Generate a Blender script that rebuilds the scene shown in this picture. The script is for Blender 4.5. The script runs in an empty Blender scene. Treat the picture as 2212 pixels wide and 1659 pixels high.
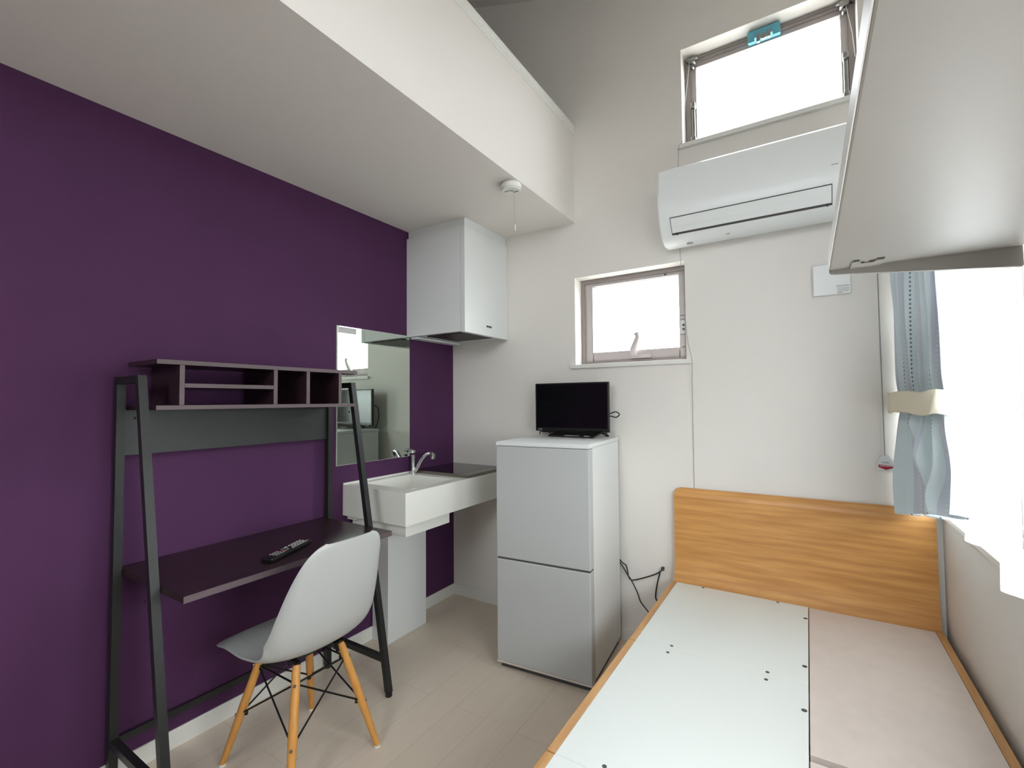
import bpy, bmesh, math, random
from mathutils import Vector, Matrix
random.seed(4)
sc = bpy.context.scene
COL = sc.collection

# ---------------------------------------------------------------- camera
yaw, pit, rol, FPX = -0.56366072, 0.03665927, -0.0083955, 1008.925
fwd = Vector((math.sin(yaw)*math.cos(pit), math.cos(yaw)*math.cos(pit), math.sin(pit)))
r0 = Vector((math.cos(yaw), -math.sin(yaw), 0)); u0 = r0.cross(fwd)
rt = math.cos(rol)*r0 + math.sin(rol)*u0
up = -math.sin(rol)*r0 + math.cos(rol)*u0
cam_data = bpy.data.cameras.new('camera'); cam = bpy.data.objects.new('camera', cam_data); COL.objects.link(cam)
cam_data.sensor_width = 36; cam_data.lens = FPX/2212*36; cam_data.clip_start = 0.02
M = Matrix((rt, up, -fwd)).transposed().to_4x4(); M.translation = Vector((2.03486, -2.46971, 1.28))
cam.matrix_world = M
sc.camera = cam

# ---------------------------------------------------------------- world, daylight, exposure
sc.view_settings.view_transform = 'Standard'; sc.view_settings.look = 'None'
sc.view_settings.gamma = 1; sc.view_settings.use_curve_mapping = False
sc.view_settings.exposure = 0.3
WORLD = 13.0
w = bpy.data.worlds.new('World'); sc.world = w; w.use_nodes = True
bg = w.node_tree.nodes['Background']; bg.inputs[1].default_value = WORLD
wt = w.node_tree; tcw = wt.nodes.new('ShaderNodeTexCoord'); sxw = wt.nodes.new('ShaderNodeSeparateXYZ'); mrw = wt.nodes.new('ShaderNodeMapRange'); mxw = wt.nodes.new('ShaderNodeMix'); mxw.data_type = 'RGBA'
wt.links.new(tcw.outputs['Generated'], sxw.inputs[0]); wt.links.new(sxw.outputs[2], mrw.inputs[0]); mrw.inputs[1].default_value = -.06; mrw.inputs[2].default_value = .02
mxw.inputs[6].default_value = (.30, .295, .285, 1); mxw.inputs[7].default_value = (.985, 1.0, 1.03, 1)      # pale ground below the horizon, overcast sky above
wt.links.new(mrw.outputs[0], mxw.inputs[0]); wt.links.new(mxw.outputs[2], bg.inputs[0])
def portal(name, loc, rot, sx, sy):
    l = bpy.data.lights.new(name, 'AREA'); l.shape = 'RECTANGLE'; l.size = sx; l.size_y = sy
    o = bpy.data.objects.new(name, l); COL.objects.link(o); o.location = loc; o.rotation_euler = rot
    l.cycles.is_portal = True
PI = math.pi
portal('daylight_portal', (1.216, 0.17, 1.74), (-PI/2, 0, 0), .61, .5)      # faces -Y
portal('daylight_portal', (1.893, 0.17, 2.84), (-PI/2, 0, 0), .74, .5)
portal('daylight_portal', (2.64, -.53, 1.42), (0, PI/2, 0), 1.16, .92)        # faces -X
portal('daylight_portal', (2.64, -1.85, 1.155), (0, PI/2, 0), .63, 1.1)
portal('daylight_portal', (1.7, -4.56, 2.475), (PI/2, 0, 0), 1.1, 1.05)
portal('daylight_portal', (2.64, -2.3, 2.55), (0, PI/2, 0), .4, .75)        # faces +Y

# ---------------------------------------------------------------- materials
def lin(c): return tuple(((v/255)/12.92 if v/255 <= .04045 else ((v/255+.055)/1.055)**2.4) for v in c) + (1,)
def mat(name, rgb, rough=.6, metal=0, bump=0, bscale=200, var=0, vscale=6, stretch=(1,1,1), spec=.5, coat=0, darkmix=None):
    m = bpy.data.materials.new(name); m.use_nodes = True; nt = m.node_tree; p = nt.nodes['Principled BSDF']
    col = lin(rgb); p.inputs['Base Color'].default_value = col; p.inputs['Roughness'].default_value = rough
    p.inputs['Metallic'].default_value = metal; p.inputs['Specular IOR Level'].default_value = spec
    if coat: p.inputs['Coat Weight'].default_value = coat; p.inputs['Coat Roughness'].default_value = .1
    tc = nt.nodes.new('ShaderNodeTexCoord'); mp = nt.nodes.new('ShaderNodeMapping'); mp.inputs['Scale'].default_value = stretch
    nt.links.new(tc.outputs['Object'], mp.inputs['Vector'])
    n = nt.nodes.new('ShaderNodeTexNoise'); n.inputs['Scale'].default_value = vscale; n.inputs['Detail'].default_value = 5
    nt.links.new(mp.outputs[0], n.inputs['Vector'])
    cr = nt.nodes.new('ShaderNodeMix'); cr.data_type = 'RGBA'
    lo = darkmix and lin(darkmix) or tuple(c*(1-var) for c in col[:3]) + (1,)
    hi = darkmix and col or tuple(min(1, c*(1+var*.5)) for c in col[:3]) + (1,)
    cr.inputs[6].default_value = lo; cr.inputs[7].default_value = hi
    if darkmix or var:
        mr = nt.nodes.new('ShaderNodeMapRange'); mr.inputs[1].default_value = .35; mr.inputs[2].default_value = .65
        nt.links.new(n.outputs['Fac'], mr.inputs[0]); nt.links.new(mr.outputs[0], cr.inputs[0])
        nt.links.new(cr.outputs[2], p.inputs['Base Color'])
    if bump:
        b = nt.nodes.new('ShaderNodeBump'); b.inputs['Strength'].default_value = bump; b.inputs['Distance'].default_value = .002
        n2 = nt.nodes.new('ShaderNodeTexNoise'); n2.inputs['Scale'].default_value = bscale; n2.inputs['Detail'].default_value = 2
        nt.links.new(tc.outputs['Object'], n2.inputs['Vector']); nt.links.new(n2.outputs['Fac'], b.inputs['Height'])
        nt.links.new(b.outputs[0], p.inputs['Normal'])
    return m
WALL = mat('white_wallpaper', (230,226,220), .9, bump=.25, bscale=260, spec=.2)
PURP = mat('purple_wallpaper', (78,43,80), .8, bump=.3, bscale=240, var=.06, vscale=3, spec=.3)
CEIL = WALL
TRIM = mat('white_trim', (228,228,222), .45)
METW = mat('white_enamel', (228,231,230), .35, bump=.03, bscale=500)
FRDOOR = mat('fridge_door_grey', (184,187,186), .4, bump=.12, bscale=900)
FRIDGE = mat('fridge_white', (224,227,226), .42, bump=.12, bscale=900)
BLACKM = mat('black_powder_coat', (30,32,31), .42, bump=.2, bscale=700)
PANELM = mat('dark_steel_panel', (44,48,47), .45, bump=.1, bscale=700)
DARKW = mat('dark_brown_wood', (50,34,38), .32, var=.25, vscale=5, stretch=(14,1.2,14), bump=.05)
DARKE = mat('dark_wood_edge', (98,84,88), .5, var=.1, vscale=5, stretch=(14,1.2,14))
GREYP = mat('grey_plastic', (184,186,184), .4, spec=.5)
BEECH = mat('beech_wood', (212,152,78), .45, var=.12, vscale=9, stretch=(6,6,.7), darkmix=None)
BLK = mat('black_plastic', (16,16,18), .35)
WIRE = mat('black_wire', (20,19,18), .4, metal=.3)
CHROME = mat('chrome', (225,228,230), .08, metal=1)
STEEL = mat('satin_steel', (150,150,148), .3, metal=1)
SCREEN = mat('tv_screen', (9,9,12), .12)
SOLID = mat('white_solid_surface', (230,230,222), .3)
HOBG = mat('black_hob_glass', (20,16,18), .05)
HOBF = mat('taupe_metal', (125,118,108), .32, metal=.6)
FILT = mat('dark_filter', (52,44,40), .5)
BRZ = mat('bronze_aluminium', (142,132,128), .42, metal=0)
BRL = mat('light_bronze_aluminium', (184,176,174), .42, metal=0)
GREY = mat('mid_grey', (150,150,146), .5)
DGREY = mat('dark_grey', (70,70,70), .5)
BLUE = mat('blue_plastic', (96,176,196), .4)
RED = mat('red_print', (170,16,50), .5)
REDB = mat('red_button', (215,70,60), .5)
WPRINT = mat('light_print', (205,205,203), .5)
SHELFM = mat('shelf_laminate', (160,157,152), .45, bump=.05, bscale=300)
OAK = mat('oak_veneer', (216,160,94), .38, var=.0, vscale=3.2, stretch=(1.1,8,16), darkmix=(192,134,72), bump=.05, bscale=90)
OAKR = mat('oak_rail', (205,158,104), .42, vscale=4, stretch=(14,1.2,14), darkmix=(184,136,84))
BOARDW = mat('white_board', (226,231,228), .5, bump=.05)
BOARDP = mat('pinkish_board', (212,200,192), .55, var=.03, vscale=20)
CREAM = mat('cream_fabric', (232,226,204), .85, bump=.3, bscale=500)
FLOORM = None

def floor_mat():
    m = bpy.data.materials.new('pale_plank_floor'); m.use_nodes = True; nt = m.node_tree; p = nt.nodes['Principled BSDF']
    tc = nt.nodes.new('ShaderNodeTexCoord'); mp = nt.nodes.new('ShaderNodeMapping'); mp.inputs['Rotation'].default_value = (0,0,PI/2)
    nt.links.new(tc.outputs['Object'], mp.inputs[0])
    br = nt.nodes.new('ShaderNodeTexBrick'); br.inputs['Scale'].default_value = 1; br.inputs['Brick Width'].default_value = .9
    br.inputs['Row Height'].default_value = .15; br.inputs['Mortar Size'].default_value = .0016; br.offset = .37
    br.inputs['Color1'].default_value = lin((226,212,195)); br.inputs['Color2'].default_value = lin((223,209,192)); br.inputs['Mortar'].default_value = lin((210,196,180))
    nt.links.new(mp.outputs[0], br.inputs[0])
    mp2 = nt.nodes.new('ShaderNodeMapping'); mp2.inputs['Scale'].default_value = (12,1,1); nt.links.new(tc.outputs['Object'], mp2.inputs[0])
    n = nt.nodes.new('ShaderNodeTexNoise'); n.inputs['Scale'].default_value = 6; n.inputs['Detail'].default_value = 6; nt.links.new(mp2.outputs[0], n.inputs[0])
    mx = nt.nodes.new('ShaderNodeMix'); mx.data_type = 'RGBA'; mx.blend_type = 'MULTIPLY'; mx.inputs[0].default_value = .12
    nt.links.new(br.outputs[0], mx.inputs[6]); nt.links.new(n.outputs['Fac'], mx.inputs[7])
    nt.links.new(mx.outputs[2], p.inputs['Base Color']); p.inputs['Roughness'].default_value = .38; p.inputs['Specular IOR Level'].default_value = .4
    return m
FLOORM = floor_mat()

def glass_mat():
    m = bpy.data.materials.new('window_glass'); m.use_nodes = True; nt = m.node_tree; nt.nodes.clear()
    o = nt.nodes.new('ShaderNodeOutputMaterial'); t = nt.nodes.new('ShaderNodeBsdfTransparent'); g = nt.nodes.new('ShaderNodeBsdfGlossy')
    g.inputs['Roughness'].default_value = .02; t.inputs[0].default_value = (.95,.97,.97,1)
    mx = nt.nodes.new('ShaderNodeMixShader'); mx.inputs[0].default_value = .06
    nt.links.new(t.outputs[0], mx.inputs[1]); nt.links.new(g.outputs[0], mx.inputs[2]); nt.links.new(mx.outputs[0], o.inputs[0])
    return m
GLASS = glass_mat()
MIRROR = mat('mirror_silver', (214,226,216), .012, metal=1)

def cloth_mat(name, rgb, trans, dots=False):
    m = bpy.data.materials.new(name); m.use_nodes = True; nt = m.node_tree; nt.nodes.clear()
    o = nt.nodes.new('ShaderNodeOutputMaterial'); d = nt.nodes.new('ShaderNodeBsdfDiffuse'); t = nt.nodes.new('ShaderNodeBsdfTranslucent')
    mx = nt.nodes.new('ShaderNodeMixShader'); mx.inputs[0].default_value = trans
    nt.links.new(d.outputs[0], mx.inputs[1]); nt.links.new(t.outputs[0], mx.inputs[2]); nt.links.new(mx.outputs[0], o.inputs[0])
    d.inputs[0].default_value = lin(rgb); t.inputs[0].default_value = lin(rgb)
    if dots:
        tc = nt.nodes.new('ShaderNodeTexCoord'); sp = nt.nodes.new('ShaderNodeSeparateXYZ'); nt.links.new(tc.outputs['UV'], sp.inputs[0])
        def math_(op, a, b=None):
            n = nt.nodes.new('ShaderNodeMath'); n.operation = op
            for i, v in enumerate((a, b)):
                if v is None: continue
                if isinstance(v, (int, float)): n.inputs[i].default_value = v
                else: nt.links.new(v, n.inputs[i])
            return n.outputs[0]
        U, V = sp.outputs[0], sp.outputs[1]
        def dotrow(period, off, width):
            fu = math_('FRACT', math_('ADD', math_('DIVIDE', U, period), off)); du = math_('ABSOLUTE', math_('SUBTRACT', fu, .5))
            fv = math_('FRACT', math_('DIVIDE', V, .0155)); dv = math_('ABSOLUTE', math_('SUBTRACT', fv, .5))
            return math_('MULTIPLY', math_('LESS_THAN', du, width/period/2), math_('LESS_THAN', dv, .24))
        m1 = dotrow(.115, 0, .0055); m2 = dotrow(.115, .5, .006)
        band = math_('LESS_THAN', math_('ABSOLUTE', math_('SUBTRACT', math_('FRACT', math_('ADD', math_('DIVIDE', U, .115), .5)), .5)), .14)
        c0 = nt.nodes.new('ShaderNodeMix'); c0.data_type = 'RGBA'; c0.inputs[6].default_value = lin(rgb); c0.inputs[7].default_value = lin((212,220,230)); nt.links.new(band, c0.inputs[0])
        c1 = nt.nodes.new('ShaderNodeMix'); c1.data_type = 'RGBA'; nt.links.new(c0.outputs[2], c1.inputs[6]); c1.inputs[7].default_value = lin((130,142,150)); nt.links.new(m1, c1.inputs[0])
        c2 = nt.nodes.new('ShaderNodeMix'); c2.data_type = 'RGBA'; nt.links.new(c1.outputs[2], c2.inputs[6]); c2.inputs[7].default_value = lin((222,232,234)); nt.links.new(m2, c2.inputs[0])
        nt.links.new(c2.outputs[2], d.inputs[0])
        tm = nt.nodes.new('ShaderNodeMix'); tm.data_type = 'RGBA'; tm.blend_type = 'MULTIPLY'; tm.inputs[0].default_value = 1; tm.inputs[7].default_value = lin((150,205,222))
        nt.links.new(c2.outputs[2], tm.inputs[6]); nt.links.new(tm.outputs[2], t.inputs[0])      # light through the weave turns bluer
    return m
CURT = cloth_mat('blue_grey_curtain', (224,238,242), .06, True)
SHEER = cloth_mat('white_sheer', (250,252,252), .78)

# ---------------------------------------------------------------- helpers
def obj(name, bm, m, parent=None, smooth=False):
    bmesh.ops.recalc_face_normals(bm, faces=bm.faces)
    me = bpy.data.meshes.new(name); bm.to_mesh(me); bm.free()
    o = bpy.data.objects.new(name, me); COL.objects.link(o)
    for mm in (m if isinstance(m, (list, tuple)) else [m]): me.materials.append(mm)
    if parent:
        o.parent = parent; o.matrix_parent_inverse = parent.matrix_basis.inverted()
    if smooth:
        for p in me.polygons: p.use_smooth = True
        try: me.set_sharp_from_angle(angle=math.radians(40))
        except Exception: pass
    return o
def objs(name, bm, m, parent=None, smooth=False):
    # one object per connected piece of bm
    bm.verts.ensure_lookup_table(); seen = set(); out = []
    for v0 in bm.verts:
        if v0.index in seen: continue
        st_, isl = [v0], []
        seen.add(v0.index)
        while st_:
            v = st_.pop(); isl.append(v)
            for e in v.link_edges:
                q = e.other_vert(v)
                if q.index not in seen: seen.add(q.index); st_.append(q)
        b2 = bmesh.new(); mp = {v: b2.verts.new(v.co) for v in isl}
        for f in {f for v in isl for f in v.link_faces}: b2.faces.new([mp[v] for v in f.verts]).material_index = f.material_index
        out.append(obj(name, b2, m, parent, smooth))
    bm.free(); return out
def thing(name, label, cat, loc=(0,0,0), group=None):
    o = bpy.data.objects.new(name, None); COL.objects.link(o); o.location = loc; o.empty_display_size = .1
    if label: o['label'] = label
    if cat: o['category'] = cat
    if group: o['group'] = group
    return o
def tag(o, label, cat, group=None):
    o['label'] = label; o['category'] = cat
    if group: o['group'] = group
    return o
def struct(o): o['kind'] = 'structure'; return o
def add_box(bm, x0, x1, y0, y1, z0, z1, bev=0, mi=0, mtx=None):
    r = bmesh.ops.create_cube(bm, size=1); vs = r['verts']
    for v in vs:
        v.co = Vector(((x0+x1)/2+v.co.x*(x1-x0), (y0+y1)/2+v.co.y*(y1-y0), (z0+z1)/2+v.co.z*(z1-z0)))
    fs = set(f for v in vs for f in v.link_faces)
    if bev:
        es = list(set(e for v in vs for e in v.link_edges))
        rr = bmesh.ops.bevel(bm, geom=es, offset=bev, segments=2, affect='EDGES', profile=.5)
        fs = set(rr['faces']) | set(f for f in fs if f.is_valid); vs = list(set(v for f in fs for v in f.verts))
    for f in fs:
        if f.is_valid: f.material_index = mi
    if mtx is not None:
        for v in vs: v.co = mtx @ v.co
    return vs
def box(name, x0, x1, y0, y1, z0, z1, m, parent=None, bev=0, mtx=None):
    bm = bmesh.new(); add_box(bm, x0, x1, y0, y1, z0, z1, bev, 0, mtx); return obj(name, bm, m, parent)
def add_tube(bm, pts, r, n=10, caps=True, flat=None):
    pts = [Vector(p) for p in pts]; rings = []
    rs = r if isinstance(r, (list, tuple)) else [r]*len(pts)
    prev = None
    for i, p in enumerate(pts):
        t = (pts[min(i+1, len(pts)-1)] - pts[max(i-1, 0)]).normalized()
        if prev is None:
            a = Vector((0,0,1)) if abs(t.z) < .9 else Vector((1,0,0)); x = t.cross(a).normalized()
        else:
            x = (prev - t*prev.dot(t)).normalized()
        prev = x; y = t.cross(x)
        rings.append([bm.verts.new(p + rs[i]*(math.cos(2*PI*k/n)*x + math.sin(2*PI*k/n)*y)) for k in range(n)])
    for a, b in zip(rings, rings[1:]):
        for k in range(n): bm.faces.new((a[k], a[(k+1)%n], b[(k+1)%n], b[k]))
    if caps: bm.faces.new(rings[0][::-1]); bm.faces.new(rings[-1])
def tube(name, pts, r, m, parent=None, n=10):
    bm = bmesh.new(); add_tube(bm, pts, r, n); return obj(name, bm, m, parent, True)
def spline(pts, k=8):
    pts = [Vector(p) for p in pts]; out = []
    P = [pts[0]*2-pts[1]] + pts + [pts[-1]*2-pts[-2]]
    for i in range(1, len(P)-2):
        for j in range(k):
            t = j/k; a, b, c, d = P[i-1], P[i], P[i+1], P[i+2]
            out.append(.5*((2*b)+(c-a)*t+(2*a-5*b+4*c-d)*t*t+(3*b-a-3*c+d)*t**3))
    out.append(pts[-1]); return out
def add_prism(bm, poly, axis, a, b, mi=0):
    # poly in the two other axes (cyclic order) extruded along axis from a to b
    def P(u, v, w): return {0:(w,u,v), 1:(u,w,v), 2:(u,v,w)}[axis]
    A = [bm.verts.new(P(u,v,a)) for u,v in poly]; B = [bm.verts.new(P(u,v,b)) for u,v in poly]
    fs = [bm.faces.new(A[::-1]), bm.faces.new(B)]
    n = len(poly)
    for i in range(n): fs.append(bm.faces.new((A[i], A[(i+1)%n], B[(i+1)%n], B[i])))
    for f in fs: f.material_index = mi
    return A+B
def prism(name, poly, axis, a, b, m, parent=None, bev=0, smooth=False):
    bm = bmesh.new(); add_prism(bm, poly, axis, a, b)
    if bev: bmesh.ops.bevel(bm, geom=list(bm.edges), offset=bev, segments=2, affect='EDGES')
    return obj(name, bm, m, parent, smooth)
def add_grid(bm, us, vs, holes, w0, w1, axis):
    # slab of cells us x vs with holes (i,j) left out
    def P(u, v, w): return {0:(w,u,v), 1:(u,w,v), 2:(u,v,w)}[axis]
    c = {}
    def V(i, j, k):
        if (i,j,k) not in c: c[(i,j,k)] = bm.verts.new(P(us[i], vs[j], (w0,w1)[k]))
        return c[(i,j,k)]
    solid = lambda i, j: 0 <= i < len(us)-1 and 0 <= j < len(vs)-1 and (i,j) not in holes
    for i in range(len(us)-1):
        for j in range(len(vs)-1):
            if not solid(i,j): continue
            for k in (0,1): bm.faces.new((V(i,j,k), V(i+1,j,k), V(i+1,j+1,k), V(i,j+1,k)))
            if not solid(i-1,j): bm.faces.new((V(i,j,0), V(i,j+1,0), V(i,j+1,1), V(i,j,1)))
            if not solid(i+1,j): bm.faces.new((V(i+1,j,0), V(i+1,j+1,0), V(i+1,j+1,1), V(i+1,j,1)))
            if not solid(i,j-1): bm.faces.new((V(i,j,0), V(i+1,j,0), V(i+1,j,1), V(i,j,1)))
            if not solid(i,j+1): bm.faces.new((V(i,j+1,0), V(i+1,j+1,0), V(i+1,j+1,1), V(i,j+1,1)))
def grid(name, us, vs, holes, w0, w1, axis, m, parent=None, bev=0):
    bm = bmesh.new(); add_grid(bm, us, vs, holes, w0, w1, axis)
    if bev:
        bmesh.ops.dissolve_limit(bm, angle_limit=.01, verts=bm.verts, edges=bm.edges)
        bmesh.ops.bevel(bm, geom=[e for e in bm.edges], offset=bev, segments=2, affect='EDGES')
    return obj(name, bm, m, parent)
def frame_rect(name, x0, x1, z0, z1, t, y0, y1, m, parent, bev=.002):
    return grid(name, [x0, x0+t, x1-t, x1], [z0, z0+t, z1-t, z1], {(1,1)}, y0, y1, 1, m, parent, bev)
def add_cyl(bm, c, r, h, axis=2, n=32, r2=None, mi=0):
    r2 = r if r2 is None else r2
    m = Matrix.Translation(c) @ {2: Matrix.Identity(4), 0: Matrix.Rotation(PI/2, 4, 'Y'), 1: Matrix.Rotation(PI/2, 4, 'X')}[axis]
    q = bmesh.ops.create_cone(bm, cap_ends=True, segments=n, radius1=r, radius2=r2, depth=h, matrix=m)
    for f in set(f for v in q['verts'] for f in v.link_faces): f.material_index = mi
def cyl(name, c, r, h, m, parent=None, axis=2, n=32, r2=None, bev=0):
    bm = bmesh.new(); add_cyl(bm, c, r, h, axis, n, r2)
    if bev: bmesh.ops.bevel(bm, geom=[e for e in bm.edges if len(e.link_faces) == 2 and e.calc_face_angle() > 1], offset=bev, segments=3, affect='EDGES')
    return obj(name, bm, m, parent, True)
def text(name, s, size, m, mtx, parent, depth=.0003):
    cu = bpy.data.curves.new(name, 'FONT'); cu.body = s; cu.size = size; cu.extrude = depth; cu.align_x = 'CENTER'; cu.align_y = 'CENTER'
    t = bpy.data.objects.new(name, cu); COL.objects.link(t); bpy.context.view_layer.update()
    me = bpy.data.meshes.new_from_object(t.evaluated_get(bpy.context.evaluated_depsgraph_get()))
    bpy.data.objects.remove(t); me.transform(mtx); me.name = name
    o = bpy.data.objects.new(name, me); COL.objects.link(o); me.materials.clear(); me.materials.append(m)
    o.parent = parent; o.matrix_parent_inverse = parent.matrix_basis.inverted(); return o
FACE_Y = Matrix.Rotation(PI/2, 4, 'X')     # text reading from -Y

# ---------------------------------------------------------------- the room
XR = 2.47
struct(box('floor', -.15, XR+.15, -4.4, .16, -.1, 0, FLOORM))
struct(box('wall_left', -.12, 0, -4.4, .0, 0, 4.2, PURP))
us = [-.12, .91, 1.522, 2.26, XR+.16]; zs = [0, 1.485, 1.99, 2.59, 3.093, 4.2]
struct(grid('wall_back', [-.12, .91, 1.522, 1.526, 2.262, XR+.16], zs, {(1,1), (3,3)}, 0, .16, 1, WALL))
struct(grid('wall_right', [-4.4, -2.65, -2.4, -1.9, -1.3, -1.0, -.07, 0], [0, .84, 1.47, 2.0, 2.35, 2.75, 4.2], {(2,1), (3,1), (5,1), (5,2), (1,4), (2,4)}, XR, XR+.16, 0, WALL))
struct(grid('wall_front', [-.12, 1.15, 2.25, XR+.16], [0, 1.95, 3.0, 4.2], {(1,1)}, -4.55, -4.4, 1, WALL))
ce = struct(box('ceiling', 0, .83, -4.4, 0, 2.315, 2.47, CEIL))
struct(box('wall_loft', .83, .915, -4.4, 0, 2.315, 2.862, WALL))
bm = bmesh.new(); add_box(bm, .815, .925, -4.4, 0, 2.862, 2.888, .003); add_box(bm, .915, .921, -4.4, 0, 2.835, 2.8625, .001)
struct(obj('trim_1', bm, TRIM))
bm = bmesh.new(); add_prism(bm, [(-.12, 4.06), (XR+.16, 3.04), (XR+.16, 3.16), (-.12, 4.18)], 1, -4.4, 0)
struct(obj('ceiling_sloped', bm, CEIL)).name = 'ceiling'
def baseboard(name, poly, axis, a, b): return struct(prism(name, poly, axis, a, b, TRIM))
baseboard('baseboard_left', [(0,0),(.009,0),(.009,.062),(.006,.066),(0,.066)], 1, -4.4, 0)
baseboard('baseboard_back', [(0,0),(-.009,0),(-.009,.046),(-.007,.049),(-.009,.052),(-.007,.066),(0,.066)], 0, .009, 1.45)
bm = bmesh.new()

# window_1: small awning window in the back wall
w1 = struct(thing('window_1', None, None, (1.216, .1, 1.74)))
frame_rect('window_frame', .911, 1.521, 1.486, 1.989, .022, .088, .158, BRZ, w1)
grid('sash', [.931, .979, 1.468, 1.502], [1.507, 1.56, 1.95, 1.973], {(1,1)}, .10, .142, 1, BRL, w1, .002)
box('pane', .975, 1.472, .120, .126, 1.556, 1.954, GLASS, w1)
frame_rect('glazing_bead', .972, 1.475, 1.553, 1.957, .007, .112, .119, GREY, w1, .001)
bm = bmesh.new(); add_box(bm, 1.21, 1.318, .074, .10, 1.512, 1.53, .003)
add_tube(bm, [(1.225,.086,1.535),(1.225,.07,1.56),(1.243,.062,1.60),(1.255,.06,1.628),(1.248,.06,1.65)], [.018,.018,.015,.012,.015], 12)
obj('handle', bm, BRL, w1, True)
box('window_sill', .885, 1.548, -.022, .088, 1.463, 1.4849, TRIM, w1, .002)
bm = bmesh.new(); add_box(bm, 1.474, 1.500, .0985, .10, 1.63, 1.70); o = obj('sticker', bm, WPRINT, w1)
bm = bmesh.new()
for z, hgt in ((1.705,.002),(1.726,.003),(1.626,.002)): add_box(bm, 1.474, 1.500, .098, .0995, z, z+hgt)
for z in (1.648, 1.67): add_box(bm, 1.484, 1.495, .0975, .0985, z, z+.012)
add_box(bm, 1.395, 1.405, .098, .0995, 1.955, 1.964)
obj('sticker_print', bm, DGREY, w1)

# window_2: upper window in the back wall
w2 = struct(thing('window_2', None, None, (1.893, .1, 2.84)))
frame_rect('window_frame', 1.527, 2.261, 2.591, 3.092, .028, .088, .158, BRZ, w2)
frame_rect('sash', 1.553, 2.235, 2.617, 3.066, .028, .10, .142, BRL, w2)
box('pane', 1.577, 2.211, .120, .126, 2.641, 3.042, GLASS, w2)
box('window_sill', 1.502, 2.285, -.022, .088, 2.568, 2.5899, TRIM, w2, .002)
bm = bmesh.new()
for x in (1.567, 2.221):
    add_box(bm, x-.018, x+.018, .058, .088, 3.045, 3.075, .004); add_box(bm, x-.03, x+.03, .066, .098, 3.066, 3.078, .002)
    add_cyl(bm, (x, .075, 3.03), .009, .02, 1, 14)
    add_box(bm, x-.008, x+.008, .075, .1, 2.625, 2.83, .002)
    add_box(bm, x-.012, x+.012, .062, .1, 2.62, 2.655, .003); add_box(bm, x-.011, x+.011, .066, .1, 2.81, 2.84, .003)
obj('opener_bracket', bm, STEEL, w2, True)
bm = bmesh.new(); add_box(bm, 1.832, 1.972, .05, .098, 3.045, 3.085, .003); add_box(bm, 1.832, 1.862, .044, .05, 3.025, 3.07, .001); add_box(bm, 1.94, 1.972, .044, .05, 3.025, 3.07, .001)
op = obj('opener_housing', bm, BLUE, w2)
bm = bmesh.new(); add_cyl(bm, (1.902, .036, 3.028), .014, .016, 1, 20); add_box(bm, 1.872, 1.887, .028, .044, 3.008, 3.045, .002); add_box(bm, 1.917, 1.932, .028, .044, 3.015, 3.05, .002)
obj('pulley', bm, STEEL, op, True)
tube('wire', [(1.567,.066,3.06),(1.85,.072,3.062),(2.221,.066,3.06)], .0018, DGREY, w2, 6)
tube('wire', [(1.556,.06,3.04),(1.54,.03,2.85),(1.533,.02,2.75),(1.53,.03,2.6)], .0014, WPRINT, w2, 6)
tube('wire', [(2.228,.06,3.04),(2.245,.04,2.9),(2.252,.03,2.78)], .0014, WPRINT, w2, 6)

# window_3: window in the right wall behind the sheers
w3 = struct(thing('window_3', None, None, (XR+.1, -.53, 1.42)))
def yframe(name, y0, y1, z0, z1, t, x0, x1, m, parent): return grid(name, [y0,y0+t,y1-t,y1], [z0,z0+t,z1-t,z1], {(1,1)}, x0, x1, 0, m, parent, .002)
yframe('window_frame', -.999, -.071, .841, 1.999, .035, XR+.08, XR+.15, BRZ, w3)
yframe('sash', -.97, -.52, .87, 1.97, .035, XR+.10, XR+.13, BRL, w3); yframe('sash', -.55, -.10, .87, 1.97, .035, XR+.085, XR+.099, BRL, w3)
box('pane', XR+.112, XR+.117, -.94, -.55, .9, 1.94, GLASS, w3); box('pane', XR+.090, XR+.094, -.52, -.13, .9, 1.94, GLASS, w3)
box('window_sill', XR-.014, XR+.08, -1.03, -.012, .820, .8399, TRIM, w3, .002)
# fill_window_4: unseen low window in the right wall, added for side fill light
w4 = struct(thing('fill_window_4', None, None, (XR+.1, -1.85, 1.15)))
yframe('window_frame', -2.399, -1.301, .841, 1.469, .03, XR+.08, XR+.15, BRZ, w4)
box('pane', XR+.112, XR+.117, -2.37, -1.33, .871, 1.439, GLASS, w4)

# fill_window_6: unseen high window behind the photographer, added to light camera-facing surfaces
w6 = struct(thing('fill_window_6', None, None, (1.7, -4.47, 2.475)))
frame_rect('window_frame', 1.151, 2.249, 1.951, 2.999, .03, -4.53, -4.46, BRZ, w6)
box('pane', 1.181, 2.219, -4.50, -4.495, 1.981, 2.969, GLASS, w6)
# fill_window_5: unseen window above the overhead shelf, added to brighten loft and upper walls
w5 = struct(thing('fill_window_5', None, None, (XR+.1, -2.3, 2.4)))
yframe('window_frame', -2.649, -1.901, 2.351, 2.749, .03, XR+.08, XR+.15, BRZ, w5)
box('pane', XR+.112, XR+.117, -2.62, -1.93, 2.381, 2.719, GLASS, w5)

# ---------------------------------------------------------------- bed
bed = thing('bed_frame', 'oak-veneer single bed frame with tall headboard and bare white slat boards', 'bed', (1.95, -1.05, 0))
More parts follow.
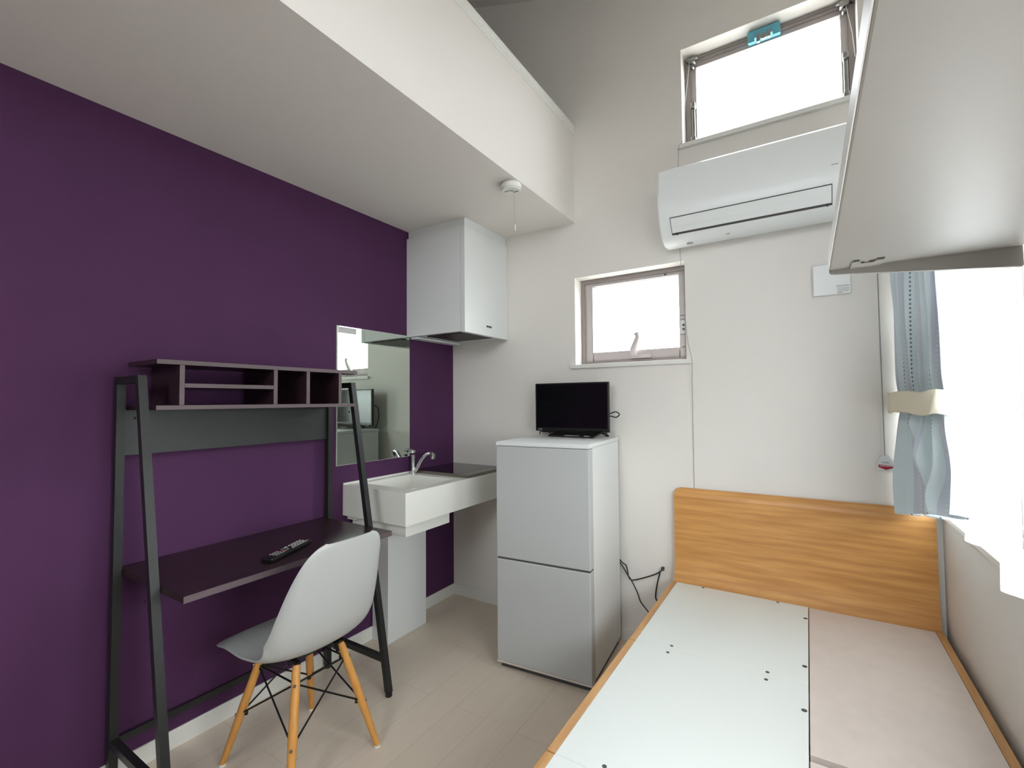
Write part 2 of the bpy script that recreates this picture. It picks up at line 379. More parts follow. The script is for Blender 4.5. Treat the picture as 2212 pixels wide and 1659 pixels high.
# headboard: curved profile in YZ, rounded top corners
def headboard():
    bm = bmesh.new(); prof = [(.838,-.010),(.803,-.0285),(.79,-.029),(.70,-.030),(.58,-.034),(.48,-.038),(.42,-.048),(.375,-.066),(.30,-.068),(.02,-.068)]
    x0, x1, rad = 1.452, 2.447, .030
    nx = 24; rows = []
    for z, y in prof:
        inset = 0
        if z > .838-rad: inset = rad - math.sqrt(max(0, rad**2-(z-(.838-rad))**2))
        rows.append((z, y, inset))
    rows.insert(1, (.832, -.013, rad-math.sqrt(rad**2-(.832-.808)**2))); rows.insert(2, (.82, -.0195, rad-math.sqrt(rad**2-(.82-.808)**2)))
    F, B = [], []
    for z, y, ins in rows:
        F.append([bm.verts.new((x0+ins+(x1-x0-2*ins)*i/nx, y, z)) for i in range(nx+1)])
        B.append([bm.verts.new((x0+ins+(x1-x0-2*ins)*i/nx, -.004, z)) for i in range(nx+1)])
    for G in (F, B):
        for a, b in zip(G, G[1:]):
            for i in range(nx): bm.faces.new((a[i], a[i+1], b[i+1], b[i]))
    for i in range(nx):
        bm.faces.new((F[0][i], F[0][i+1], B[0][i+1], B[0][i])); bm.faces.new((F[-1][i], F[-1][i+1], B[-1][i+1], B[-1][i]))
    for k in range(len(rows)-1):
        for i in (0, nx): bm.faces.new((F[k][i], F[k+1][i], B[k+1][i], B[k][i]))
    bmesh.ops.remove_doubles(bm, verts=bm.verts, dist=.0005)
    return bm
hb = obj('headboard', headboard(), OAK, bed, True)
YB = -2.12
for i, (a, b) in enumerate(((-.728, -.0685), (-1.384, -.732), (YB, -1.388))):
    box('side_rail', 1.444, 1.468, a, b, .10, .386, OAKR, bed, .0015)
box('side_rail', 2.426, 2.449, YB, -.0685, .10, .386, OAKR, bed, .0015)
box('foot_rail', 1.444, 2.449, YB-.024, YB, .10, .386, OAKR, bed, .0015)
for i, (a, b) in enumerate(((-.7245, -.07), (-1.3835, -.7255), (YB, -1.3845))):
    box('slat_board', 1.4685, 2.0135, a, b, .367, .385, BOARDW, bed, .001)
box('slat_board', 2.0165, 2.4255, -1.049, -.07, .365, .3835, BOARDP, bed, .001)['label'] = 'pinkish-beige bed board'
box('slat_board', 2.0165, 2.4255, YB, -1.074, .365, .3835, BOARDP, bed, .001)['label'] = 'pinkish-beige bed board'
box('cross_bar', 1.4685, 2.4255, -1.10, -1.03, .33, .364, DARKE, bed)
for (x, y) in ((1.591,-.08),(1.9,-.082),(2.004,-.198),(1.593,-.698),(1.592,-.75),(1.9,-.704),(1.899,-.752),(2.003,-.602),(2.003,-.863),(1.591,-1.359),(1.9,-1.36),(2.003,-1.2)):
    cyl('screw_cap', (x, y, .3853), .0058 if x < 2 else .0075, .0012, DGREY, bed, n=14)
for (x, y) in ((1.46, YB+.06), (2.43, YB+.06), (1.46, -.12), (2.43, -.12)):
    box('leg', x-.012, x+.012, y-.03, y+.03, 0, .12, OAKR, bed)

# ---------------------------------------------------------------- curtains on the right wall
def cloth_grid(name, fn, nu, nv, m, parent=None, wu=1, wv=1):
    bm = bmesh.new(); uvl = bm.loops.layers.uv.new('UVMap')
    V = [[bm.verts.new(fn(i/nu, j/nv)) for j in range(nv+1)] for i in range(nu+1)]
    for i in range(nu):
        for j in range(nv):
            f = bm.faces.new((V[i][j], V[i+1][j], V[i+1][j+1], V[i][j+1]))
            for l, (a, b) in zip(f.loops, ((i,j),(i+1,j),(i+1,j+1),(i,j+1))): l[uvl].uv = (a/nu*wu, b/nv*wv)
    return obj(name, bm, m, parent, True)
cur = thing('curtain', 'pale blue-grey dotted curtain gathered in a cream tieback in the corner over the headboard', 'curtain', (2.38, -.25, .84))
def sm(t): t = max(0, min(1, t)); return t*t*(3-2*t)
def curtain_fn(s, t):
    z = 1.92 - t*(1.92-.842)
    # centre line (Y range) at top / tie / bottom
    zt = 1.265
    if z > zt:
        k = sm((z-zt)/(1.75-zt)); a = -.034; b = -.60*k + -.50*(1-k); amp = .034*(.6+.4*k)
        xc = 2.354 + .054*s
    else:
        k = sm((zt-z)/(zt-.95)); a = -.05; b = -.50*(1-k) + -.67*k; amp = .027*(.6+.5*k)
        xc = 2.354 + .050*s
    tie = math.exp(-((z-zt)/.06)**2)
    amp *= (1-.45*tie)
    y = a + (b-a)*s
    ph = s*2*PI*5.6 + .5
    x = xc + amp*math.sin(ph) + .006*math.sin(ph*2.3+z*6)
    y += .010*math.cos(ph*1.0+1.2)*(1 if z > zt else 1.4) + .006*math.sin(z*14+s*9)
    if z < zt:
        x += -.016*sm((zt-z)/.35)*math.exp(-((s-.10)/.14)**2) + .02*math.exp(-((s-.42)/.12)**2)*sm((zt-z)/.35)
        # soft diagonal roll towards the lower far side
        d = (s-.45) - (zt-z)/.42*.42
        x += -.024*math.exp(-(d/.085)**2)*sm((zt-z)/.1)
        z += (.125*s-.026)*sm((zt-z)/.4)+.004*math.sin(s*40)*sm((zt-z)/.4)
    return (min(x, 2.418), y, z)
cl = cloth_grid('curtain_fabric', curtain_fn, 150, 110, CURT, cur, 1.05, 1.08)
sol = cl.modifiers.new('s', 'SOLIDIFY'); sol.thickness = .0015
def tie_fn(s, t):
    z = 1.303 - t*.078; ang = -s*2*PI
    y = -.262 + .243*math.cos(ang); x = 2.392 + .040*math.sin(ang) * (1 if True else 0)
    q = 3.2
    y = -.264 + .25*math.copysign(abs(math.cos(ang))**(2/q), math.cos(ang)); x = 2.366 - .11*(y+.264) + .043*math.copysign(abs(math.sin(ang))**(2/q), math.sin(ang))
    z += .004*math.sin(s*31)+ .01*(s if s < .5 else 1-s) - .004
    x += .002*math.sin(s*60+t*5)
    return (x, y, z)
tb = cloth_grid('tieback', tie_fn, 80, 6, CREAM, cur, 1, .1); s2 = tb.modifiers.new('s', 'SOLIDIFY'); s2.thickness = .002
tb['label'] = 'cream fabric tieback'
def sheer_fn(s, t):
    y = -.085 - .88*s
    b1 = math.exp(-((y+.605)/.05)**2)*(t**2*.75+.25); b2 = math.exp(-((y+.925)/.055)**2)
    hem = .862 - .034*sm((-y-.80)/.06)
    x = 2.460 - (.050*b1 + .053*b2)*(.5+.5*t) + .003*math.sin(y*90)
    return (x, y, 1.93 - t*(1.93-hem))
tag(cloth_grid('sheer_curtain', sheer_fn, 160, 20, SHEER), 'white sheer curtain glowing over the right-hand window beside the gathered blue-grey curtain', 'curtain')
rl = tube('curtain_rail', [(2.42,-.02,1.945),(2.42,-.95,1.945)], .009, TRIM); tag(rl, 'white curtain rail above the blue-grey curtain, behind the overhead shelf', 'rail')

# ---------------------------------------------------------------- overhead shelf at the right
sh = thing('overhead_shelf', 'white thick overhead shelf board seen from below, above the bed by the window', 'shelf', (2.27, -2.2, 1.63))
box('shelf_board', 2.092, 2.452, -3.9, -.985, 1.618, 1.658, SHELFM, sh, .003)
box('lit_edge_strip', 2.0902, 2.0918, -3.9, -.986, 1.6185, 1.6575, TRIM, sh)  # white strip paints the window light falling on the board's side
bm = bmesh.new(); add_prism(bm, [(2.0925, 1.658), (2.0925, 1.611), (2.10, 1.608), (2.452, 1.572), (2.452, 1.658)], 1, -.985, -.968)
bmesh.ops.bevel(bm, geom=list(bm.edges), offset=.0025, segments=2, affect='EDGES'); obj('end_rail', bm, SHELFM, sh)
bm = bmesh.new()
add_prism(bm, [(2.137,-.986),(2.137,-1.052),(2.152,-1.058),(2.156,-1.032),(2.18,-1.03),(2.186,-1.047),(2.2,-1.044),(2.203,-1.01),(2.196,-.986)], 2, 1.6145, 1.6185)
lt = obj('latch_plate', bm, SHELFM, sh)
bm = bmesh.new(); add_box(bm, 2.139, 2.151, -1.063, -1.058, 1.6155, 1.6185); add_box(bm, 2.157, 2.163, -1.035, -1.031, 1.6155, 1.6185); add_box(bm, 2.172, 2.184, -1.04, -1.033, 1.6155, 1.6185); add_box(bm, 2.187, 2.201, -1.055, -1.047, 1.6155, 1.6185)
bm.verts.index_update(); objs('latch_slot', bm, DGREY, lt)
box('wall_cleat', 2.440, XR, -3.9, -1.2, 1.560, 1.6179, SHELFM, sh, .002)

# ---------------------------------------------------------------- fridge
A = math.radians(4.7)
FO = Vector((.737, -.569, 0))
FM = Matrix.Translation(FO) @ Matrix.Rotation(A, 4, 'Z')
fr = thing('refrigerator', 'white two-door refrigerator standing by the back wall with a television on top', 'refrigerator', (.96, -.29, 0))
FW, FD = .474, .497
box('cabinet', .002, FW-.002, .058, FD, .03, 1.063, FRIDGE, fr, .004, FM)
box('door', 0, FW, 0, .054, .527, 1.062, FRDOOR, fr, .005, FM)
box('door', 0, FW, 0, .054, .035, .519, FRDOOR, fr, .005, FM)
box('top_cap', -.001, FW+.001, -.002, FD+.004, 1.0635, 1.083, FRIDGE, fr, .004, FM)
box('plinth', .012, FW-.012, .02, FD-.02, .0, .034, DGREY, fr, .003, FM)
box('door_seal', .006, FW-.004, .052, .06, .04, 1.06, GREY, fr, 0, FM)
box('handle_strip', .004, FW-.004, .006, .05, .517, .529, DGREY, fr, 0, FM)
box('base_trim', 0, FW, -.001, .052, .028, .036, BOARDP, fr, .001, FM)
# ---------------------------------------------------------------- television
tv = thing('television', 'small black flat television standing on top of the white refrigerator', 'television', (.98, -.12, 1.083))
TY = -.125
bm = bmesh.new(); add_box(bm, .711, 1.152, TY, TY+.020, 1.110, 1.379, .003); add_box(bm, .80, 1.07, TY+.016, TY+.045, 1.14, 1.34, .010); add_box(bm, .745, 1.115, TY+.002, TY+.018, 1.102, 1.113, .002)
obj('casing', bm, BLK, tv)
box('screen', .720, 1.143, TY-.001, TY+.004, 1.130, 1.371, SCREEN, tv)
text('brand_lettering', 'TOSHIBA', .0068, WPRINT, Matrix.Translation((.742, TY-.0005, 1.1195)) @ FACE_Y, tv)
bm = bmesh.new()
A4 = [(.822,-.185,1.0845),(1.092,-.205,1.0845),(1.125,-.13,1.112),(.862,-.128,1.112)]
lo = [bm.verts.new(p) for p in A4]; hi = [bm.verts.new((p[0],p[1]+.006,p[2]+.008)) for p in A4]
bm.faces.new(lo[::-1]); bm.faces.new(hi)
for i in range(4): bm.faces.new((lo[i], lo[(i+1)%4], hi[(i+1)%4], hi[i]))
add_box(bm, .90, 1.02, -.135, -.105, 1.09, 1.118, .003)
st = obj('stand', bm, BLK, tv)
for xa in (.86, 1.11):
    s = 1 if xa > 1 else -1
    bm = bmesh.new(); add_tube(bm, [(xa-.015*s,-.13,1.112),(xa+.008*s,-.105,1.102),(xa+.022*s,-.085,1.0895)], [.007,.007,.006], 8); obj('stand_foot', bm, BLK, tv, True)
bm = bmesh.new(); add_box(bm, .925, 1.01, -.1905, -.186, 1.0915, 1.095); add_box(bm, 1.04, 1.072, -.197, -.190, 1.0915, 1.095)
bm.verts.index_update(); objs('stand_mark', bm, GREY, st)
tube('cable', spline([(1.10,-.09,1.20),(1.14,-.09,1.207),(1.175,-.09,1.219),(1.197,-.09,1.206),(1.178,-.09,1.190),(1.14,-.09,1.195),(1.11,-.085,1.16),(1.12,-.075,1.10),(1.11,-.07,1.087)], 6), .003, BLK, tv, 8)
tube('cable', spline([(.785,-.11,1.115),(.795,-.125,1.104),(.815,-.12,1.094),(.835,-.10,1.0868),(.86,-.085,1.0866)], 6), .003, BLK, tv, 8)
tube('cable', spline([(.80,-.09,1.25),(.75,-.06,1.252),(.72,-.058,1.23),(.712,-.062,1.16),(.716,-.085,1.0865)], 6), .003, BLK, tv, 8)
# ---------------------------------------------------------------- cords behind the fridge
o = tube('power_cord', spline([(1.10,-.01,.46),(1.15,-.012,.43),(1.176,-.018,.411),(1.194,-.016,.400),(1.201,-.014,.369),(1.208,-.016,.339),(1.225,-.018,.33),(1.26,-.018,.341),(1.311,-.018,.364),(1.350,-.018,.384),(1.371,-.018,.399),(1.384,-.014,.412),(1.388,-.006,.416)], 6), .003, BLK, None, 8)
tag(o, 'black cord looping sideways across the wall to the outlet, between refrigerator and headboard', 'cord')
o = tube('power_cord', spline([(1.12,-.022,.44),(1.15,-.024,.425),(1.174,-.026,.401),(1.203,-.026,.358),(1.225,-.026,.33),(1.256,-.026,.272),(1.273,-.026,.228),(1.325,-.03,.176),(1.38,-.05,.13),(1.415,-.09,.03),(1.425,-.12,.004)], 6), .003, BLK, None, 8)
tag(o, 'black cord running down from behind the refrigerator to behind the bed rail', 'cord')
o = tube('power_cord', spline([(1.374,-.026,.397),(1.362,-.026,.35),(1.353,-.026,.304),(1.350,-.026,.268),(1.358,-.026,.252),(1.372,-.03,.236),(1.41,-.04,.19),(1.42,-.05,.08),(1.425,-.06,.004)], 6), .0035, BLK, None, 8)
tag(o, 'short black cord hanging from the outlet down beside the headboard', 'cord')
o = thing('wall_outlet', 'small wall outlet plug beside the headboard where the black cords meet', 'outlet', (1.39,-.004,.42))
box('plug', 1.378, 1.392, -.022, -.0005, .408, .424, DGREY, o, .002)

# ---------------------------------------------------------------- kitchenette
k = thing('sink_counter', 'white wall-hung sink counter with basin, on a white pedestal panel', 'sink counter', (.22, -.45, .7))
Y0, Y1 = -.891, -.002
grid('countertop', [.002, .05, .385, .448], [Y0, -.80, -.46, Y1], {(1,1)}, .702, .856, 2, SOLID, k)
bm = bmesh.new()
x0, x1, y0, y1, zt, zb = .049, .386, -.801, -.459, .855, .735; i = .02
T = [bm.verts.new(p) for p in ((x0,y0,zt),(x1,y0,zt),(x1,y1,zt),(x0,y1,zt))]; B = [bm.verts.new(p) for p in ((x0+i,y0+i,zb),(x1-i,y0+i,zb),(x1-i,y1-i,zb),(x0+i,y1-i,zb))]
for q in range(4): bm.faces.new((T[q], T[(q+1)%4], B[(q+1)%4], B[q]))
bm.faces.new(B)
ba = obj('basin', bm, SOLID, k); ba.modifiers.new('s', 'SOLIDIFY').thickness = .004
cyl('drain', (.21, -.63, .738), .045, .004, STEEL, k, bev=.001)
box('backsplash_lip', .0015, .008, Y0, Y1, .856, .866, TRIM, k, .001)
box('trap_cover', .02, .405, -.845, -.525, .636, .7015, TRIM, k, .003)
box('underside_bracket', .01, .07, -.87, -.80, .68, .7015, TRIM, k, .003)
bm = bmesh.new(); add_box(bm, .0095, .13, -.702, -.41, .0, .604, .0015); add_box(bm, .0095, .129, -.701, -.411, .6055, .636, .0015)
obj('pedestal_panel', bm, METW, k)
# faucet
f = thing('faucet', 'chrome single-lever faucet at the wall side of the white sink', 'faucet', (.058,-.425,.856))
bm = bmesh.new(); add_cyl(bm, (.045,-.43,.8592), .022, .006, 2, 24); add_tube(bm, [(.045,-.43,.86),(.045,-.43,.90),(.045,-.43,.955),(.045,-.43,.968)], [.015,.0125,.0135,.016], 20)
obj('body', bm, CHROME, f, True)
bm = bmesh.new(); add_tube(bm, spline([(.052,-.425,.866),(.075,-.42,.895),(.10,-.415,.935),(.13,-.41,.968),(.155,-.405,.979),(.172,-.402,.975)], 5), .0105, 16); add_cyl(bm, (.176,-.402,.963), .0125, .032, 2, 20, .014)
obj('spout', bm, CHROME, f, True)
bm = bmesh.new(); add_cyl(bm, (.042,-.43,.986), .0165, .016, 2, 24, .018); add_tube(bm, [(.045,-.43,.99),(.015,-.445,.998),(.012,-.45,.999)], [.012,.008,.006], 12)
obj('lever', bm, CHROME, f, True)
# cooktop
h = thing('cooktop', 'flat black glass electric cooktop with taupe metal rim on the white counter', 'cooktop', (.22,-.2,.857))
bm = bmesh.new(); pr = [(.010,-.395),(.41,-.41),(.436,-.405),(.442,-.38),(.442,-.06),(.425,-.025),(.39,-.008),(.010,-.008)]
add_prism(bm, pr, 2, .8568, .871); bmesh.ops.bevel(bm, geom=[e for e in bm.edges if all(v.co.z > .87 for v in e.verts)], offset=.004, segments=3, affect='EDGES')
hr = obj('rim', bm, HOBF, h, True)
box('glass_top', .02, .355, -.385, -.02, .868, .8716, HOBG, h, .001)
bm = bmesh.new()
for t in range(6): add_cyl(bm, (.398, -.27+t*.028, .8712), .007, .0008, 2, 16)
obj('control_mark', bm, WPRINT, hr)
# mirror
MROT = -.55
mr = thing('wall_mirror', 'frameless rectangular mirror on the purple wall above the sink counter', 'mirror', (.0045,-.68,1.32))
bm = bmesh.new(); add_box(bm, .0005, .010, -.934, -.423, .957, 1.677, .0008)
obj('backing', bm, TRIM, mr); box('mirror_glass', .0101, .0112, -.932, -.425, .959, 1.675, MIRROR, mr)
sk = box('sticker', .0113, .0118, -.930, -.815, 1.640, 1.672, WPRINT, mr)
bm = bmesh.new()
for z in (1.646, 1.655, 1.663): add_box(bm, .01185, .0120, -.925, -.82, z, z+.002)
obj('sticker_print', bm, GREY, sk)
mr.rotation_euler = (0, 0, math.radians(MROT))
# range hood
hd = thing('range_hood', 'white box-shaped range hood in the corner above the cooktop', 'range hood', (.22,-.22,1.67))
HX, HY, H0, H1 = .446, -.437, 1.672, 2.268
bm = bmesh.new(); add_grid(bm, [.002, .02, HX-.032], [HY, HY+.018, -.02, -.002], {(1,1)}, H0, H1, 2)
add_box(bm, .021, HX-.0315, HY+.002, -.003, H1-.01, H1-.001); add_box(bm, HX-.05, HX-.0315, HY+.002, -.003, H0+.001, H1-.0102)
obj('body', bm, METW, hd)
fp = box('front_panel', HX-.030, HX, HY, -.002, H0-.006, H1, METW, hd, .002)
for t in range(3): cyl('button', (HX+.0015, -.225+t*.018, 1.722), .0062, .004, DGREY, hd, axis=0, n=18)
box('underside_tray', .02, HX-.032, HY+.018, -.003, H0+.004, H0+.012, METW, hd)
box('grease_filter', .12, HX-.045, HY+.05, -.10, H0-.003, H0+.004, FILT, hd, .001)
box('tray_lip', .004, .06, HY+.03, -.004, H0-.012, H0, METW, hd, .001)
box('duct_cover', .002, HX-.012, HY+.015, -.002, H1, 2.3149, METW, hd)

# ---------------------------------------------------------------- smoke detector, plates, cords
sd = thing('smoke_detector', 'round white smoke detector on the low ceiling near the loft edge', 'smoke detector', (.874,-.61,2.3))
DX, DY = .866, -.615
cyl('body', (DX, DY, 2.298), .050, .034, TRIM, sd, n=48, bev=.006)
bm = bmesh.new(); add_box(bm, DX-.03, DX+.002, DY-.012, DY-.006, 2.2795, 2.2812); add_box(bm, DX+.005, DX+.03, DY+.01, DY+.022, 2.2795, 2.2812); add_cyl(bm, (DX+.006,DY-.002,2.2802), .006, .002, 2, 16)
obj('grille', bm, GREY, sd)
bm = bmesh.new(); add_tube(bm, [(DX+.025,DY-.015,2.281),(DX+.03,DY-.016,2.105)], .0007, 6); obj('pull_cord', bm, GREY, sd)
cyl('pull_tip', (DX+.031, DY-.016, 2.092), .003, .028, TRIM, sd, n=12)
pl = thing('wall_plate', 'flat white wall plate with a small printed label beside the overhead shelf', 'wall plate', (2.137,-.01,1.8))
box('plate', 2.068, 2.206, -.018, -.0005, 1.732, 1.868, METW, pl, .004)
bm = bmesh.new(); add_box(bm, 2.153, 2.200, -.0188, -.0179, 1.765, 1.768)
for q in range(5): add_box(bm, 2.156, 2.198, -.0188, -.0179, 1.741+q*.0042, 1.7422+q*.0042)
add_box(bm, 2.156, 2.175, -.0189, -.0179, 1.736, 1.7385); obj('printed_label', bm, GREY, pl)
ch = thing('window_cord', 'thin grey bead cord with a white and red tag hanging by the curtain', 'cord', (2.3,-.006,1.04))
tube('cord', [(2.297,-.006,2.4),(2.297,-.006,1.6),(2.299,-.006,1.041)], .0022, GREY, ch, 6)
tg = prism('tag', [(2.286,1.042),(2.312,1.042),(2.330,1.013),(2.330,.992),(2.323,.982),(2.275,.982),(2.268,.990),(2.268,1.008)], 1, -.022, -.001, METW, ch, .0015)
prism('red_field', [(2.275,1.006),(2.326,1.003),(2.322,.994),(2.299,.985),(2.275,.995)], 1, -.0235, -.0215, RED, tg)
box('name_field', 2.279, 2.322, -.0238, -.023, .9995, 1.0025, WPRINT, tg)
text('lettering', 'ONBC', .009, DGREY, Matrix.Translation((2.299,-.0232,1.015)) @ FACE_Y, tg)
o = tube('pull_cord', spline([(1.533,-.024,2.60),(1.512,-.024,2.57),(1.503,-.004,2.50),(1.502,-.004,2.30),(1.503,-.004,2.02),(1.510,-.004,1.9),(1.528,-.004,1.60),(1.552,-.025,1.48),(1.548,-.008,1.36),(1.546,-.003,.90),(1.546,-.003,.80)], 8), .0012, GREY, None, 6)
tag(o, 'thin grey string hanging down the back wall from the upper window past the small window', 'cord')

# ---------------------------------------------------------------- air conditioner
ac = thing('air_conditioner', 'white wall-mounted air conditioner below the upper window', 'air conditioner', (1.82,-.1,2.2))
prof = [(-.010,2.385),(-.16,2.388),(-.200,2.385),(-.212,2.374),(-.222,2.26),(-.224,2.19),(-.218,2.14),(-.200,2.105),(-.172,2.072),(-.135,2.050),(-.09,2.04),(-.04,2.045),(-.010,2.06)]
bm = bmesh.new(); add_prism(bm, prof, 0, 1.450, 2.205)
bmesh.ops.bevel(bm, geom=[e for e in bm.edges if abs((e.verts[0].co-e.verts[1].co).x) < .01], offset=.006, segments=3, affect='EDGES')
acb = obj('casing', bm, METW, ac, True)
def acseg(name, pts, x0, x1, off, th, m, par):
    bm = bmesh.new(); poly = []
    ns = []
    for i, (y, z) in enumerate(pts):
        a = pts[max(i-1,0)]; b = pts[min(i+1,len(pts)-1)]; d = Vector((b[0]-a[0], b[1]-a[1])).normalized(); n = Vector((d.y, -d.x))
        if n.x > 0: n = -n
        ns.append(n)
    out = [(y+n.x*(off+th), z+n.y*(off+th)) for (y,z), n in zip(pts, ns)]; inn = [(y+n.x*off, z+n.y*off) for (y,z), n in zip(pts, ns)]
    add_prism(bm, out + inn[::-1], 0, x0, x1); return obj(name, bm, m, par)
acseg('flap_gap', [(-.2185,2.143),(-.200,2.105),(-.172,2.072)], 1.505, 2.142, .0002, .0012, DGREY, ac)
acseg('flap', [(-.2175,2.139),(-.200,2.105),(-.179,2.081)], 1.508, 2.139, .0002, .0035, METW, ac)
bm = bmesh.new()
for x in (1.528, 2.125): add_cyl(bm, (x, -.176, 2.0735), .005, .008, 1, 12)
bm.verts.index_update(); objs('flap_pivot', bm, BLK, ac)
bm = bmesh.new(); add_box(bm, 1.735, 1.752, -.127, -.12, 2.0465, 2.0495); add_prism(bm, [(1.57+.015*math.cos(t*PI/8), -.10+.012*math.sin(t*PI/8)) for t in range(16)], 2, 2.0395, 2.0415)
add_box(bm, 2.14, 2.165, -.2238, -.2225, 2.216, 2.219); bm.verts.index_update(); objs('mark', bm, GREY, ac)
prism('badge', [(1.795,2.350),(1.806,2.354),(1.820,2.352),(1.812,2.347)], 1, -.2155, -.2125, SOLID, ac)

# ---------------------------------------------------------------- desk
dk = thing('ladder_desk', 'dark brown ladder desk with black metal frame and raised shelf against the purple wall', 'desk', (.25,-1.41,0))
ZD = .72
box('desktop', .012, .489, -1.818, -1.014, ZD-.021, ZD, DARKW, dk, .0012)
box('desktop_edge', .4892, .4898, -1.818, -1.014, ZD-.0205, ZD-.0008, DARKE, dk)
def shaft(bm, p, q, hx, hy):
    # rectangular tube between p and q, cross-section hx (in X) by hy (in Y)
    vs = []
    for (x, y, z) in (p, q):
        vs.append([bm.verts.new((x+a*hx, y+b*hy, z)) for a, b in ((-1,-1),(1,-1),(1,1),(-1,1))])
    bm.faces.new(vs[0][::-1]); bm.faces.new(vs[1])
    for i in range(4): bm.faces.new((vs[0][i], vs[0][(i+1)%4], vs[1][(i+1)%4], vs[1][i]))
for yl in (-1.832, -1.000):
    bm = bmesh.new(); shaft(bm, (.456, yl, .018), (.202, yl, 1.374), .0125, .0125); obj('leg', bm, BLACKM, dk)
    bm = bmesh.new(); shaft(bm, (.036, yl, .018), (.036, yl, 1.374), .0125, .0125); obj('leg', bm, BLACKM, dk)
    bm = bmesh.new(); add_box(bm, .049, .19, yl-.0124, yl+.0124, 1.349, 1.3738); obj('top_bar', bm, BLACKM, dk)
    box('side_brace', .049, .427, yl-.0115, yl+.0115, .139, .163, BLACKM, dk)
    for x in (.457, .036): cyl('foot_cap', (x, yl, .010), .0145, .02, BLK, dk, n=20)
    for zz in (ZD-.012, 1.266): 
        xx = .4565-(zz-.018)*.1873
        cyl('bolt', (xx-.02, yl-.0135 if yl < -1.5 else yl-.0130, zz-.03), .004, .003, BLACKM, dk, axis=1, n=12)
box('rear_stretcher', .032, .042, -1.8195, -1.0125, .135, .160, BLACKM, dk)
box('back_panel', .026, .034, -1.8195, -1.0125, 1.103, 1.2605, PANELM, dk, .0008)
sf = []
def shelfpart(name, x0, x1, y0, y1, z0, z1):
    bm = bmesh.new(); add_box(bm, x0, x1, y0, y1, z0, z1, .0008, 0); add_box(bm, x1+.0001, x1+.0006, y0+.0005, y1-.0005, z0+.0005, z1-.0005, 0, 1)
    return obj(name, bm, [DARKW, DARKE], dk)
shelfpart('shelf_top', .022, .25, -1.806, -1.006, 1.412, 1.4275)
shelfpart('shelf_bottom', .022, .25, -1.806, -1.0135, 1.2605, 1.2755)
for y0_, y1_ in ((-1.740,-1.724), (-1.411,-1.395), (-1.268,-1.252), (-1.108,-1.092)):
    shelfpart('divider', .030, .2495, y0_, y1_, 1.2758, 1.4118)
shelfpart('middle_shelf', .030, .2490, -1.7238, -1.4112, 1.335, 1.3500)

# remote
rm = thing('remote_control', 'black television remote control lying on the dark desktop', 'remote control', (.372,-1.425,.7205))
ang = math.atan2(.231, -.098)
RM = Matrix.Translation((.375,-1.424,.7208)) @ Matrix.Rotation(ang, 4, 'Z')
bm = bmesh.new(); add_box(bm, -.118, .118, -.024, .024, 0, .017, .005, 0, RM); obj('body', bm, BLK, rm)
bm = bmesh.new(); bm2 = bmesh.new(); bm3 = bmesh.new()
for i in range(5):
    for j in range(3): add_box(bm, 0.021+i*.0165, .030+i*.0165, -.0175+j*.0135, -.0105+j*.0135, .0168, .0185, .0015, 0, RM)
for i in range(4):
    for j in range(3): add_box(bm3, -.085+i*.012, -.079+i*.012, -.016+j*.0125, -.010+j*.0125, .0168, .0182, .001, 0, RM)
add_box(bm, .0, .009, .008, .018, .0168, .0185, .001, 0, RM); add_box(bm, .004, .013, -.02, -.012, .0168, .0185, .001, 0, RM)
for (a, b) in ((.107,-.0135), (-.038,-.0165), (-.045,.0125)): add_box(bm2, a-.004, a+.004, b-.003, b+.003, .0168, .0185, .001, 0, RM)
nseg = 20
bm3.verts.index_update(); objs('small_button', bm3, WPRINT, rm); bm3 = bmesh.new()
ring = [RM @ Vector((-.018+.013*math.cos(t*2*PI/nseg), .013*math.sin(t*2*PI/nseg), .0175)) for t in range(nseg+1)]
add_tube(bm3, ring, .0012, 6)
for b_ in (bm, bm2): b_.verts.index_update()
objs('number_button', bm, WPRINT, rm)
for o in objs('power_button', bm2, REDB, rm): o['label'] = 'red button'
obj('navigation_ring', bm3, GREY, rm)

# ---------------------------------------------------------------- chair
CX, CY = .447, -1.408
cp = thing('shell_chair', 'light grey moulded plastic chair with beech dowel legs and black wire bracing at the desk', 'chair', (CX, CY, 0))
path = [(.262,.384,.100,-.004,0),(.262,.392,.138,-.006,0),(.256,.405,.168,-.008,.02),(.226,.422,.188,-.010,.05),(.15,.430,.196,-.004,.18),(.03,.422,.205,.010,.33),(-.08,.420,.208,.036,.45),(-.150,.440,.209,.072,.54),(-.192,.495,.206,.076,.62),(-.218,.58,.196,.066,.73),(-.240,.68,.178,.048,.85),(-.257,.76,.156,.028,.94),(-.266,.803,.126,.016,.985),(-.269,.820,.092,.010,1.0)]
def shell_bm():
    pts = [Vector((a,b,c)) for a,b,c,d,e in path]; lf = [Vector((d,0,0)) for a,b,c,d,e in path]
    P = spline(pts, 5); Lf = spline(lf, 5); bm = bmesh.new(); nu = 24; rows = []
    for i, p in enumerate(P):
        t = P[min(i+1,len(P)-1)] - P[max(i-1,0)]
        tx, tz = t.x, t.y; L = math.hypot(tx, tz) or 1; nx_, nz_ = tz/L, -tx/L      # sitter side: up for the seat, forward for the back
        row = []
        for j in range(nu+1):
            u = -1+2*j/nu; o = Lf[i].x*abs(u)**2.2; sx = p.z*math.sin(u*PI/2*.92)/math.sin(PI/2*.92)
            f = p.x + nx_*o; z = p.y + nz_*o
            if i < 6: z -= .008*(1-abs(u))*(1-i/6)*0
            row.append(bm.verts.new((CX - f, CY + sx, z)))
        rows.append(row)
    for a, b in zip(rows, rows[1:]):
        for j in range(nu): bm.faces.new((a[j], a[j+1], b[j+1], b[j]))
    return bm
seat = obj('seat_shell', shell_bm(), GREYP, cp, True)
for p in seat.data.polygons: p.use_smooth = True
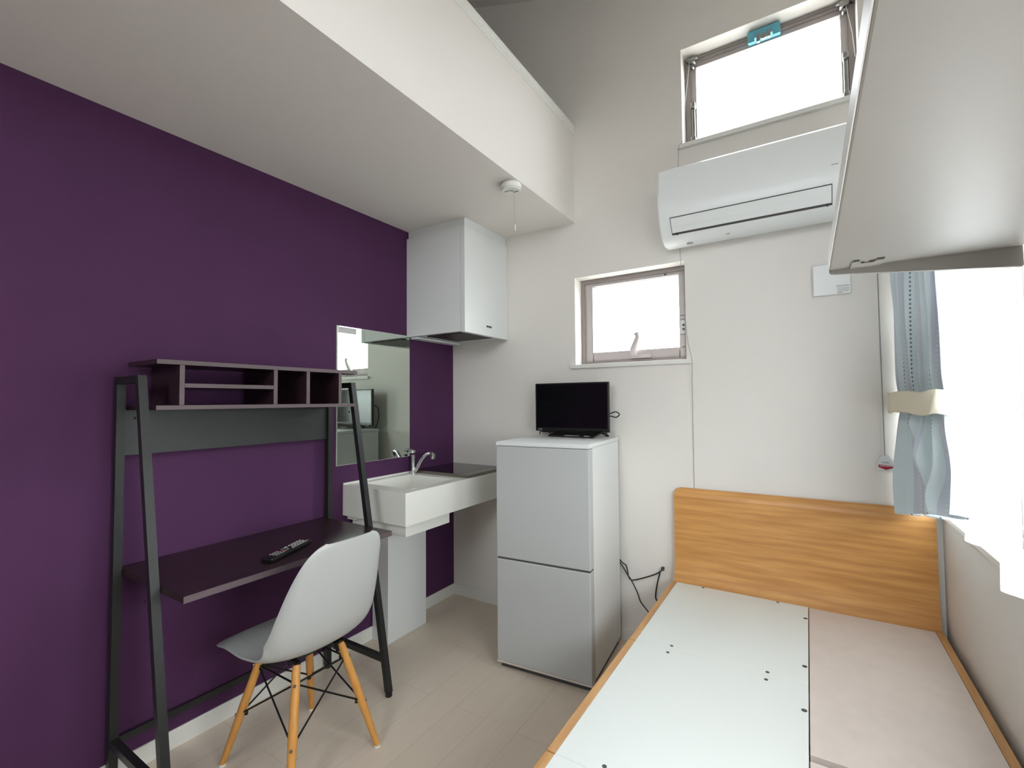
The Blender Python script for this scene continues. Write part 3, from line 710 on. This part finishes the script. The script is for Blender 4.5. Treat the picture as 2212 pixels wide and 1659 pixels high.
so = seat.modifiers.new('s', 'SOLIDIFY'); so.thickness = .006; so.offset = 0
bv = seat.modifiers.new('b', 'BEVEL'); bv.width = .0022; bv.segments = 2; bv.limit_method = 'ANGLE'; bv.angle_limit = math.radians(50)
legs = {}
for a, b in ((1,1),(1,-1),(-1,1),(-1,-1)):
    top = Vector((CX+a*.098, CY+b*.088, .392)); foot = Vector((CX+a*.198, CY+b*.176, .006))
    legs[(a,b)] = (top, foot); d = foot-top
    bm = bmesh.new(); add_tube(bm, [top, top+d*.04, top+d*.5, top+d*.95, foot], [.0115,.0135,.0150,.0110,.0100], 20); lg = obj('leg', bm, BEECH, cp, True)
    bm = bmesh.new(); add_cyl(bm, (foot.x, foot.y, .003), .0115, .006, 2, 18); obj('foot_glide', bm, TRIM, lg)
    bm = bmesh.new()
    for t in (.14, .58):
        p = top + d*t; outw = Vector((a*.7, b*.7, .1)).normalized(); add_tube(bm, [p+outw*.012, p+outw*.0175], .005, 12)
    bm.verts.index_update(); objs('bolt_cap', bm, STEEL, lg, True)
    bm = bmesh.new(); pt = top + d*.02 - Vector((a*.006, b*.006, 0)); add_tube(bm, [pt+Vector((0,0,-.022)), pt+Vector((-a*.006,-b*.006,.012))], .0105, 10)
    add_tube(bm, [top+Vector((-a*.012,-b*.012,-.02)), top+Vector((-a*.035,-b*.03,.022))], .007, 8); obj('leg_bracket', bm, WIRE, cp, True)
bm = bmesh.new()
def on_leg(k, t): t0, f0 = legs[k]; return t0 + (f0-t0)*t
order = [(1,1),(1,-1),(-1,-1),(-1,1)]
for i in range(4):
    A_, B_ = order[i], order[(i+1)%4]
    add_tube(bm, [on_leg(A_, .14), on_leg(B_, .14)], .0032, 8)
    add_tube(bm, [on_leg(A_, .14), on_leg(B_, .57)], .0032, 8); add_tube(bm, [on_leg(A_, .57), on_leg(B_, .14)], .0032, 8)
for kk in order:
    for t in (.14, .57):
        p = on_leg(kk, t); q = p + Vector((-kk[0]*.016, -kk[1]*.016, 0)); add_tube(bm, [p, q], .0075, 10)
# top cross frame carrying the shell
for s in (-1, 1): add_tube(bm, [(CX-.115, CY+s*.09, .405), (CX+.115, CY+s*.09, .405)], .006, 8)
for s in (-1, 1): add_tube(bm, [(CX+s*.085, CY-.11, .402), (CX+s*.085, CY+.11, .402)], .006, 8)
obj('wire_brace', bm, WIRE, cp, True)
